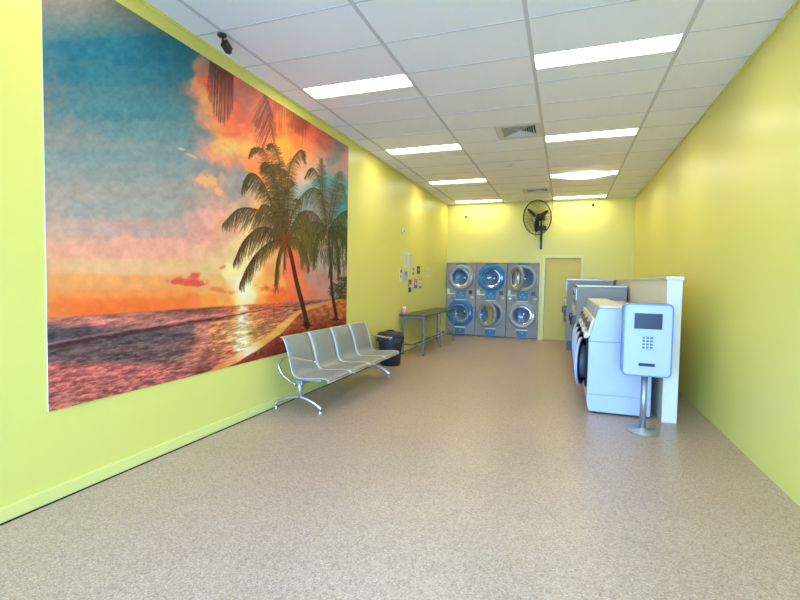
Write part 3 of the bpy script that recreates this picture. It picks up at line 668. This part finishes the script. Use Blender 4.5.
MB().box(-2.70, -2.62, BY0+.06, BY0+4*SW-.06, .30, .348, .006).build('beam', 'steel', t)
for k in range(4):
    for dy in (.09, .42): MB().box(-2.68, -2.40, BY0+SW*k+dy-.015, BY0+SW*k+dy+.015, .348, .380, .004).build('seat_bracket', 'steel', t)
for yy in (BY0+.10, BY0+4*SW-.03):
    lg = MB()
    lg.tube([(-2.66, yy, .33), (-2.66, yy, .24), (-2.66, yy, .15)], [.05, .038, .042], 12, ry=.022)
    for sg, xe in ((1, -2.42), (-1, -2.985)):
        pth = smooth_path([(-2.66, yy, .165), (-2.66+(xe+2.66)*.35, yy, .145), (-2.66+(xe+2.66)*.72, yy, .105), (xe, yy, .06)], 6)
        lg.tube(pth, [.032-.018*i/(len(pth)-1) for i in range(len(pth))], 10, ry=.018)
    lo = lg.build('leg', 'alu', t)
    for xe in (-2.42, -2.975): MB().lathe([(0, 0), (.022, 0), (.022, .008), (.009, .012), (.009, .04), (.017, .042), (.017, .07), (0, .072)], 'z', (xe, yy, 0), 18).build('foot', 'chrome', lo)
for yy in (BY0-.025, BY0+4*SW+.02):
    a = smooth_path([(-2.64, yy, .32), (-2.76, yy, .38), (-2.84, yy, .47), (-2.845, yy, .545), (-2.77, yy, .60), (-2.64, yy, .60), (-2.50, yy, .585), (-2.40, yy, .585)], 6)
    ar = MB().tube(a, [.017]*len(a), 10, ry=.010).build('armrest', 'chrome', t)
    q = a[26:40]; MB().tube([v+Vector((0, 0, .0085)) for v in q], [.013]*len(q), 8, ry=.004).build('armrest_top', 'wood', ar)

# ------------------------------------------------------------------ rubbish bin
t = thing('rubbish_bin', 'black round rubbish bin with a lid between the bench and the table', 'bin', (-2.765, 7.2, 0))
b = MB().lathe([(0, .004), (.165, .004), (.172, .012), (.205, .40), (.212, .47), (.225, .475), (.225, .495), (.205, .497), (.2, .47), (.16, .03), (0, .03)], n=40)
b.build('bin_body', 'bin', t)
ld = MB().lathe([(.232, .478), (.236, .484), (.236, .51), (.222, .518), (.215, .54), (.20, .555), (.10, .572), (0, .576)], n=40).build('lid', 'bin', t)
MB().tube([(-.07, 0, .572), (-.045, 0, .592), (.045, 0, .592), (.07, 0, .572)], .01, 8).build('lid_handle', 'bin', ld)
ln = [(0.219+.008*math.sin(9*a)*math.sin(4*a+1)) for a in [2*PI*k/60 for k in range(60)]]
l = MB(); l.loft([[Vector((r_*math.cos(2*PI*k/60)*s, r_*math.sin(2*PI*k/60)*s, z+.006*math.sin(7*k))) for k, r_ in enumerate(ln)] for s, z in ((1.05, .478), (1.06, .455), (1.03, .42), (1.0, .40))]).build('bin_liner', 'liner', t)
for sg in (1, -1): MB().tube([(sg*.21, -.05, .40), (sg*.245, -.04, .405), (sg*.245, .04, .405), (sg*.21, .05, .40)], .008, 8).build('side_handle', 'bin', t)

# ------------------------------------------------------------------ folding table
TX0, TX1, TY0, TY1, TZ = -3.0, -2.475, 8.28, 10.95, .78
t = thing('folding_table', 'long dark-topped table with grey legs along the left wall', 'table', (0, 0, 0))
MB().box(TX0, TX1, TY0, TY1, TZ-.03, TZ, .005).build('tabletop', 'tabletop', t)
LY = (TY0+.07, (TY0+TY1)/2, TY1-.10)
for yy in LY:
    for xx in (TX0+.06, TX1-.05):
        lg = MB().box(xx-.014, xx+.014, yy-.014, yy+.014, .006, TZ-.03, .003).build('leg', 'tube', t)
        MB().box(xx-.017, xx+.017, yy-.017, yy+.017, 0, .02, .003).build('leg_cap', 'rubber', lg)
    MB().box(TX0+.074, TX1-.064, yy-.011, yy+.011, .185, .21, .002).build('cross_rail', 'tube', t)
MB().box((TX0+TX1)/2-.011, (TX0+TX1)/2+.011, LY[0]+.011, LY[2]-.011, .186, .209, .002).build('long_rail', 'tube', t)
MB().box(TX0+.03, TX1-.03, TY0+.03, TY0+.05, TZ-.06, TZ-.03, .002).build('end_rail', 'tube', t)
t = thing('trinket_pot', 'small pink pot with a pale lid on the near end of the long table', 'pot', (-2.93, 8.36, TZ))
MB().lathe([(0, 0), (.035, 0), (.048, .02), (.055, .06), (.05, .10), (.042, .115), (0, .115)], n=24).build('pot_body', 'pink', t)
MB().lathe([(.046, .113), (.047, .122), (.03, .14), (.012, .147), (.012, .158), (0, .162)], n=24).build('pot_lid', 'cream', t)

# ------------------------------------------------------------------ stacked tumble dryers
PUT = lambda a, b_: Vector((a, 0, b_))
def door_ring(parent, hinge, cx, cz, ang, ringm, ajar=False):
    """round glass door; hinge at the left edge, local origin on the hinge line"""
    R = .325
    e = bpy.data.objects.new('door', None); C.objects.link(e)
    d = MB(); d.lathe([(.232, .0), (.232, .022), (.245, .035), (.29, .042), (.318, .034), (.325, .018), (.325, .0), (.31, -.006), (.245, -.006), (.232, 0)], '-y', (R, 0, 0), 56)
    bpy.data.objects.remove(e)
    do = d.build('door', ringm, parent); do.location = (cx-R, -.012, cz); do.rotation_euler = (0, 0, -ang)
    g = MB(); g.lathe([(.236, .016), (.22, .002), (.19, -.03), (.14, -.05), (.06, -.058), (0, -.06)], '-y', (R, 0, 0), 48); g.build('door_glass', 'glass', do)
    h = MB(); h.box(.588, .622, -.062, -.04, -.05, .05, .006); h.build('door_handle', 'alu', do)
    k = MB(); k.tube([(0, -.012, -.07), (0, -.012, .07)], .012, 8); k.build('hinge', 'grayring', do)
    sl = MB().lathe([(.238, -.006), (.238, -.026), (.262, -.026), (.262, -.006)], '-y', (R, 0, 0), 48); sl.build('door_seal', 'rubber' if ajar else 'grayring', do)
def stack(loc, label, upper, lower):
    w = .80; t = thing('stacked_dryer', label, 'dryer', loc, 0, 'stacked tumble dryers'); x0, x1 = .004, w-.004; cx = w/2
    UZ, LZ, HR = 1.545, .60, .255
    b = MB()
    b.plate_hole(x0, x1, 1.20, 1.93, cx, UZ, HR, PUT); b.plate_hole(x0, x1, .27, .965, cx, LZ, HR, PUT)
    b.box(x0, x1, -.001, .02, .965, 1.20); b.box(x0, x1, -.001, .02, .03, .27)
    b.box(x0, x0+.004, 0, .9, .03, 1.93); b.box(x1-.004, x1, 0, .9, .03, 1.93); b.box(x0, x1, 0, .9, 1.926, 1.93); b.box(x0, x1, .9, .904, .03, 1.93)
    b.build('cabinet', 'grey', t)
    MB().box(x0+.02, x1-.02, .03, .85, 0, .03).build('plinth', 'dgrey', t)
    for z in (UZ, LZ):
        dr = MB().lathe([(HR, .0), (HR+.005, .05), (.33, .06), (.33, .55), (.30, .57), (.22, .575), (.20, .54), (.12, .54), (.10, .50), (.04, .49), (0, .49)], 'y', (cx, 0, z), 56)
        do = dr.build('drum', 'drum', t)
        hb = MB().lathe([(.06, .488), (.055, .47), (.02, .462), (0, .46)], 'y', (cx, 0, z), 30).build('drum_hub', 'chrome', do)
    # panels around and between the doors
    for z, blue, ang, rm in ((UZ, upper[0], upper[1], upper[2]), (LZ, lower[0], lower[1], lower[2])):
        if blue:
            R1 = .375; pts = []
            for k in range(48):
                a = 2*PI*k/48; pts.append((cx+math.cos(a)*R1, z+math.sin(a)*R1))
            s = MB(); I = [Vector((cx+math.cos(2*PI*k/48)*(HR+.002), -.003, z+math.sin(2*PI*k/48)*(HR+.002))) for k in range(48)]
            O = [Vector((max(x0+.004, min(x1-.004, p[0])), -.003, min(p[1], 1.926))) for p in pts]; O2 = [v+Vector((0, .003, 0)) for v in O]
            s.loft([I, O, O2], smooth=False); s.build('door_surround', 'blue', t)
        else:
            s = MB().lathe([(HR, .0), (HR, .012), (.30, .02), (.345, .012), (.35, 0)], '-y', (cx, 0, z), 56); s.build('door_surround', 'grayring', t)
        door_ring(t, None, cx, z, ang, rm, ang > .1)
    MB().box(cx-.14, cx+.14, -.006, -.001, 1.87, 1.925).build('top_tab', 'blue', t)
    bp = MB().box(cx-.125, cx+.125, -.008, -.001, .985, 1.19, .002).build('blue_panel', 'blue', t)
    mk = MB()
    for (a, c, w_, h_) in ((-.085, 1.07, .03, .02), (-.05, 1.045, .02, .035), (-.01, 1.075, .02, .02), (.025, 1.045, .03, .03), (.065, 1.06, .02, .03), (-.09, 1.02, .18, .008), (-.03, 1.12, .06, .025)):
        mk.box(cx+a, cx+a+w_, -.0092, -.008, c, c+h_)
    mk.build('panel_print', 'lblue', bp)
    MB().box(cx-.14, cx+.14, -.006, -.001, .94, .965).build('lime_strip', 'lime', t)
    lp = MB().box(cx-.13, cx+.13, -.006, -.001, .05, .19).build('lower_blue_panel', 'blue', t)
    MB().box(cx-.14, cx+.14, -.006, -.001, .205, .235).build('lime_strip', 'lime', t)
    mk = MB(); mk.box(cx-.02, cx+.03, -.0072, -.006, .12, .15); mk.build('panel_print', 'lblue', lp)
    st = MB().box(.03, .10, -.004, -.001, 1.09, 1.24); st.box(.10, .235, -.004, -.001, 1.09, 1.125); st.build('instruction_label', 'lime', t)
    MB().box(.615, .705, -.012, -.001, 1.105, 1.205, .002).build('coin_slot', 'black', t)
    for xx, m_ in ((.05, 'steel'), (.135, 'inkB'), (.57, 'inkB'), (.68, 'cream')):
        MB().box(xx, xx+.07, -.007, -.001, 1.0, 1.05, .001).build('button_panel', m_, t)
    MB().box(x0, x1, -.0015, -.0005, .972, .976).build('panel_seam', 'dgrey', t); ln = MB(); ln.box(x0, x1, -.0015, -.0005, 1.203, 1.207); 
    ln.build('panel_seam', 'dgrey', t)
    MB().box(x0, x1, -.0015, -.0005, .238, .241).build('panel_seam', 'dgrey', t)
    for z in (UZ, LZ):
        lt = MB(); lt.tube([(.755, -.004, z-.17), (.755, -.02, z-.16), (.755, -.02, z+.1), (.755, -.004, z+.11)], .006, 6); lt.build('latch_bar', 'alu', t)
    return t
stack((XL+.004, YB+.001, 0), 'stacked grey dryer in the corner, furthest left, behind the table end', (False, 0, 'grayring'), (True, 0, 'blue'))
stack((XL+.806, YB+.001, 0), 'middle stacked grey dryer, blue-ringed door above an ajar one', (True, 0, 'blue'), (False, math.radians(33), 'grayring'))
stack((XL+1.608, YB+.001, 0), 'right-hand stacked grey dryer with its upper door swung open', (False, math.radians(52), 'grayring'), (False, 0, 'grayring'))

# ------------------------------------------------------------------ wall fan
t = thing('wall_fan', 'large black caged wall fan above the dryers and the yellow door', 'fan', (-.6, YB, 3.0))
HC = Vector((-.10, -.36, .03)); R = .415
T = Matrix.Translation(HC) @ Matrix.Rotation(math.radians(-36), 4, 'Z') @ Matrix.Rotation(math.radians(8), 4, 'X')
TP = lambda p: T @ Vector(p)
cg = MB()
def circ(r, y, rad, n=48): 
    cg.tube([TP((r*math.cos(2*PI*k/n), y, r*math.sin(2*PI*k/n))) for k in range(n+1)], rad, 6, cap=False)
circ(R, 0, .009); circ(R, .02, .006); circ(.26, -.036, .0025); circ(.09, -.055, .004); circ(.15, .12, .004)
for k in range(56):
    a = 2*PI*k/56; f_ = []
    for q in range(7):
        f = q/6; r = .085+(R-.085)*f; aa = a+.5*f; f_.append(TP((r*math.cos(aa), -.055*(1-f**2.2), r*math.sin(aa))))
    cg.tube(f_, .0034, 4, cap=False)
    if k % 2 == 0:
        f_ = []
        for q in range(5):
            f = q/4; r = .12+(R-.12)*f; f_.append(TP((r*math.cos(a), .13*(1-f**2), r*math.sin(a))))
        cg.tube(f_, .0034, 4, cap=False)
cg.build('cage', 'black', t)
bl = MB()
for k in range(3):
    a0 = math.radians(140+120*k); rings = []
    for q in range(9):
        f = q/8; r = .045+.31*f; wd = .035+.075*math.sin(PI*min(1, f*.85+.1)); tw = .5-.25*f
        cc = Vector((r*math.cos(a0), .02, r*math.sin(a0))); tn = Vector((-math.sin(a0), 0, math.cos(a0)))
        d = tn*math.cos(tw)+Vector((0, 1, 0))*math.sin(tw)
        nn = Vector((0, 1, 0))*math.cos(tw)-tn*math.sin(tw)
        rings.append([TP(cc+d*wd*s1+nn*.003*s2) for s1, s2 in ((-.55, -1), (.55, -1), (.55, 1), (-.55, 1))])
    m = MB(); m.loft(rings, cap0=True, cap1=True, smooth=False); m.build('blade', 'black', t)
MB().lathe([(0, -.03), (.03, -.028), (.05, -.01), (.05, .04), (0, .05)], 'y', n=24, T=T).build('hub', 'black', t)
MB().lathe([(0, -.068), (.035, -.066), (.05, -.060), (.05, -.052), (0, -.052)], 'y', n=28, T=T).build('badge', 'dgrey', t)
MB().lathe([(0, -.072), (.014, -.071), (.016, -.068), (0, -.067)], 'y', (0, 0, .0), n=16, T=T).build('badge_stud', 'alu', t)
MB().lathe([(0, .05), (.075, .05), (.095, .08), (.095, .20), (.07, .23), (0, .235)], 'y', n=28, T=T).build('motor', 'black', t)
ba = TP((0, .16, -.06))
MB().tube([ba, ba+Vector((.0, .02, -.09)), Vector((0, -.13, -.155))], .02, 8).build('neck', 'black', t)
MB().box(-.10, .11, -.20, -.06, -.26, -.15, .012).build('control_box', 'black', t)
MB().tube([(0, -.13, -.26), (0, -.12, -.38), (0, -.07, -.46), (0, -.028, -.55)], .018, 10).build('arm', 'black', t)
MB().box(-.026, .026, -.03, 0, -.72, -.12, .006).build('wall_bracket', 'black', t)
MB().tube([(-.085, -.19, -.20), (-.12, -.195, -.32), (-.12, -.195, -.42)], .008, 6).build('pull_cord', 'black', t)
t2 = thing('fan_cable', 'thin black cable running from the ceiling to the wall fan', 'cable', (-.36, YB, H))
MB().tube(smooth_path([(0, -.012, -.004), (.012, -.012, -.18), (-.01, -.012, -.30), (-.06, -.012, -.42), (-.2, -.015, -.50)]), .004, 6).build('cord', 'black', t2)

# ------------------------------------------------------------------ white front-loading washers
def washer(loc, label):
    """front faces -x; local origin at the near front floor corner; y runs away from the shopfront"""
    t = thing('washing_machine', label, 'washer', loc, 0, 'white front-loading washers'); w = .68
    side = [(.030, .022), (.006, .10), (-.004, .22), (-.006, .82), (.62, .82), (.62, .022)]
    P3 = lambda a, c, d: Vector((a, d, c))
    b = MB(); b.prism([(.03, .022), (.012, .05), (.0, .12), (.0, .215), (.635, .215), (.635, .022)], P3, 0, w, .005)
    b.build('lower_panel', 'white', t)
    b = MB(); b.prism([(.0, .2165), (.0, .8025), (.635, .8025), (.635, .2165)], P3, .0, w, .005); b.build('body', 'white', t)
    tp = MB(); tp.prism([(.0, .804), (.012, .87), (.06, 1.06), (.085, 1.155), (.10, 1.175), (.635, 1.175), (.635, .804)], P3, 0, w, .006); tp.build('upper_body', 'white', t)
    MB().prism([(.10, 1.177), (.088, 1.188), (.10, 1.204), (.385, 1.204), (.395, 1.177)], P3, .0, w, .004).build('top_cover', 'cream', t)
    se = MB(); se.box(.055, .62, -.0035, .001, .24, .79, .0015); se.build('side_panel', 'white', t)
    for k in range(4):
        rb = MB().box(.16+.1*k, .19+.1*k, -.006, -.003, .62, .76, .0015); rb.build('pressed_rib', 'white', t)
    # control console on the sloped front
    T = Matrix.Translation((.032, 0, .95)) @ Matrix.Rotation(math.radians(14), 4, 'Y')
    cn = MB().box(-.03, .0, .02, w-.02, -.10, .11, .008, T).build('console', 'cream', t)
    MB().box(-.034, -.03, .06, .30, -.05, .06, .001, T).build('display', 'dgrey', cn)
    MB().lathe([(.036, .03), (.036, .045), (.028, .05), (0, .05)], '-x', (0, .42, 0), 24, T).build('dial', 'brown', cn)
    for k in range(3): MB().box(-.036, -.03, .50+.045*k, .53+.045*k, -.02, .02, .001, T).build('button', 'brown', cn)
    MB().box(-.045, .002, .10, .32, .83, .885, .006).build('detergent_drawer', 'cream', t)
    # door opening
    cz, cyy, R = .525, w/2-.01, .285
    MB().lathe([(.30, .0), (.30, .012), (.27, .02), (.225, .012), (.215, -.02), (.215, -.02)], '-x', (0, cyy, cz), 48).build('door_gasket', 'rubber', t)
    MB().lathe([(.215, .004), (0, .005)], '-x', (0, cyy, cz), 40).build('drum', 'dgrey', t)
    # door: hinge at the far side
    do = MB(); do.lathe([(.20, -.012), (.20, .012), (.215, .022), (.25, .030), (.278, .024), (.285, .006), (.278, -.004), (.20, -.012)], '-x', (0, -R, 0), 56)
    d = do.build('door', 'white', t); d.location = (.0, cyy+R, cz); d.rotation_euler = (0, 0, -math.radians(12))
    MB().lathe([(.274, -.006), (.268, -.018), (.23, -.022), (.195, -.014), (.195, 0)], '-x', (0, -R, 0), 56).build('inner_ring', 'black', d)
    MB().lathe([(.2, -.005), (.19, -.05), (.16, -.085), (.08, -.10), (0, -.102)], '-x', (0, -R, 0), 48).build('glass_bowl', 'dgrey', d)
    MB().lathe([(.20, .012), (.12, .024), (0, .028)], '-x', (0, -R, 0), 40).build('door_cover', 'white', d)
    for (xx, yy) in ((.09, .06), (.56, .06), (.09, w-.06), (.56, w-.06)):
        MB().lathe([(0, 0), (.025, 0), (.025, .012), (.012, .014), (.012, .03), (0, .03)], 'z', (xx, yy, 0), 14).build('foot', 'rubber', t)
    return t
WY = [5.46+.69*k for k in range(4)]
w0 = washer((.268, WY[0], 0), 'white front-loading washer nearest the viewer, its whole side showing')
for y, lb in zip(WY[1:], ('white front-loading washer second in the row, just behind the nearest one', 'white front-loading washer third in the row from the viewer', 'white front-loading washer last in the row, next to the grey machines')):
    dup(w0, (.268, y, 0), lb)

# ------------------------------------------------------------------ large grey washers
def big_washer(loc, w, h, dep, label):
    t = thing('industrial_washer', label, 'washer', loc, 0, 'large grey washers')
    b = MB(); b.box(0, dep, 0, w, .20, h-.03, .008); b.build('cabinet', 'grey', t)
    MB().box(-.008, dep+.006, -.006, w+.006, h-.03, h, .006).build('top_plate', 'steel', t)
    MB().box(.02, dep-.02, .015, w-.015, 0, .20, .004).build('plinth', 'dgrey', t)
    sp = MB(); sp.box(.06, .075, -.003, .002, .24, h-.06); sp.box(.08, dep-.1, -.003, .001, h-.16, h-.145); sp.build('side_seam', 'grey', t)
    cp = MB().box(-.022, 0, .03, w-.03, h-.26, h-.05, .005).build('control_panel', 'steel', t)
    MB().box(-.026, -.022, .08, .30, h-.22, h-.10, .001).build('display', 'dgrey', cp)
    for k in range(3): MB().lathe([(.016, 0), (.016, .012), (0, .014)], '-x', (-.022, .40+.07*k, h-.16), 16).build('button', 'black', cp)
    cz = h*.55
    d = MB().lathe([(.17, -.0), (.18, .05), (.24, .06), (.27, .045), (.28, 0)], '-x', (0, w/2, cz), 48).build('door', 'steel', t)
    MB().lathe([(.175, .045), (.12, .028), (0, .02)], '-x', (0, w/2, cz), 40).build('door_glass', 'dgrey', d)
    MB().tube([(-.05, .09, cz-.03), (-.085, .07, cz-.03), (-.085, .07, cz+.09), (-.05, .09, cz+.09)], .012, 8).build('door_handle', 'black', d)
    MB().box(-.05, 0, w/2-.34, w/2-.30, cz-.12, cz+.12, .006).build('hinge', 'dgrey', d)
    return t
big_washer((.195, 8.26, 0), .80, 1.415, .76, 'tall grey washer directly behind the row of white washers')
big_washer((.185, 9.10, 0), .80, 1.415, .76, 'tall grey washer between the two others, mostly hidden')
big_washer((.045, 10.42, 0), .92, 1.535, .90, 'tallest grey washer, furthest back beside the yellow door')
t = thing('service_duct', 'low cream panelled duct running behind the washers', 'duct', (1.0, 5.4, 0))
MB().box(0, .14, 0, 6.58, 0, 1.50, .004).build('panel', 'duct', t); MB().box(-.012, .152, -.006, 6.586, 1.50, 1.535, .004).build('capping', 'cream', t)

# ------------------------------------------------------------------ payment kiosk at the picture's right edge
t = thing('payment_kiosk', 'pale rounded payment cabinet on a post in front of the nearest washer', 'kiosk', (.76, 4.9, 0))
PK = lambda a, c, d: Vector((a, d, c+.91))
MB().prism(round_rect(.43, .705, .045), PK, 0, .16, .004).build('cabinet', 'slate', t)
MB().prism(round_rect(.40, .675, .038), PK, -.008, .0, .002).build('front_panel', 'white', t)
MB().box(-.12, .12, -.012, -.008, 1.02, 1.17, .002).build('screen', 'black', t)
kp = MB().box(-.06, .06, -.012, -.008, .82, .96, .002).build('keypad', 'steel', t)
for r_ in range(4):
    for q in range(3): MB().box(-.045+.033*q, -.022+.033*q, -.016, -.012, .833+.031*r_, .853+.031*r_, .001).build('key', 'dgrey', kp)
MB().box(-.07, .07, -.013, -.008, .66, .69, .001).build('coin_slot', 'black', t)
MB().tube([(0, .08, .01), (0, .08, .57)], .03, 14).build('post', 'steel', t)
MB().lathe([(0, 0), (.14, 0), (.14, .012), (.04, .02), (.035, .04), (0, .04)], 'z', (0, .08, 0), 32).build('base_plate', 'steel', t)
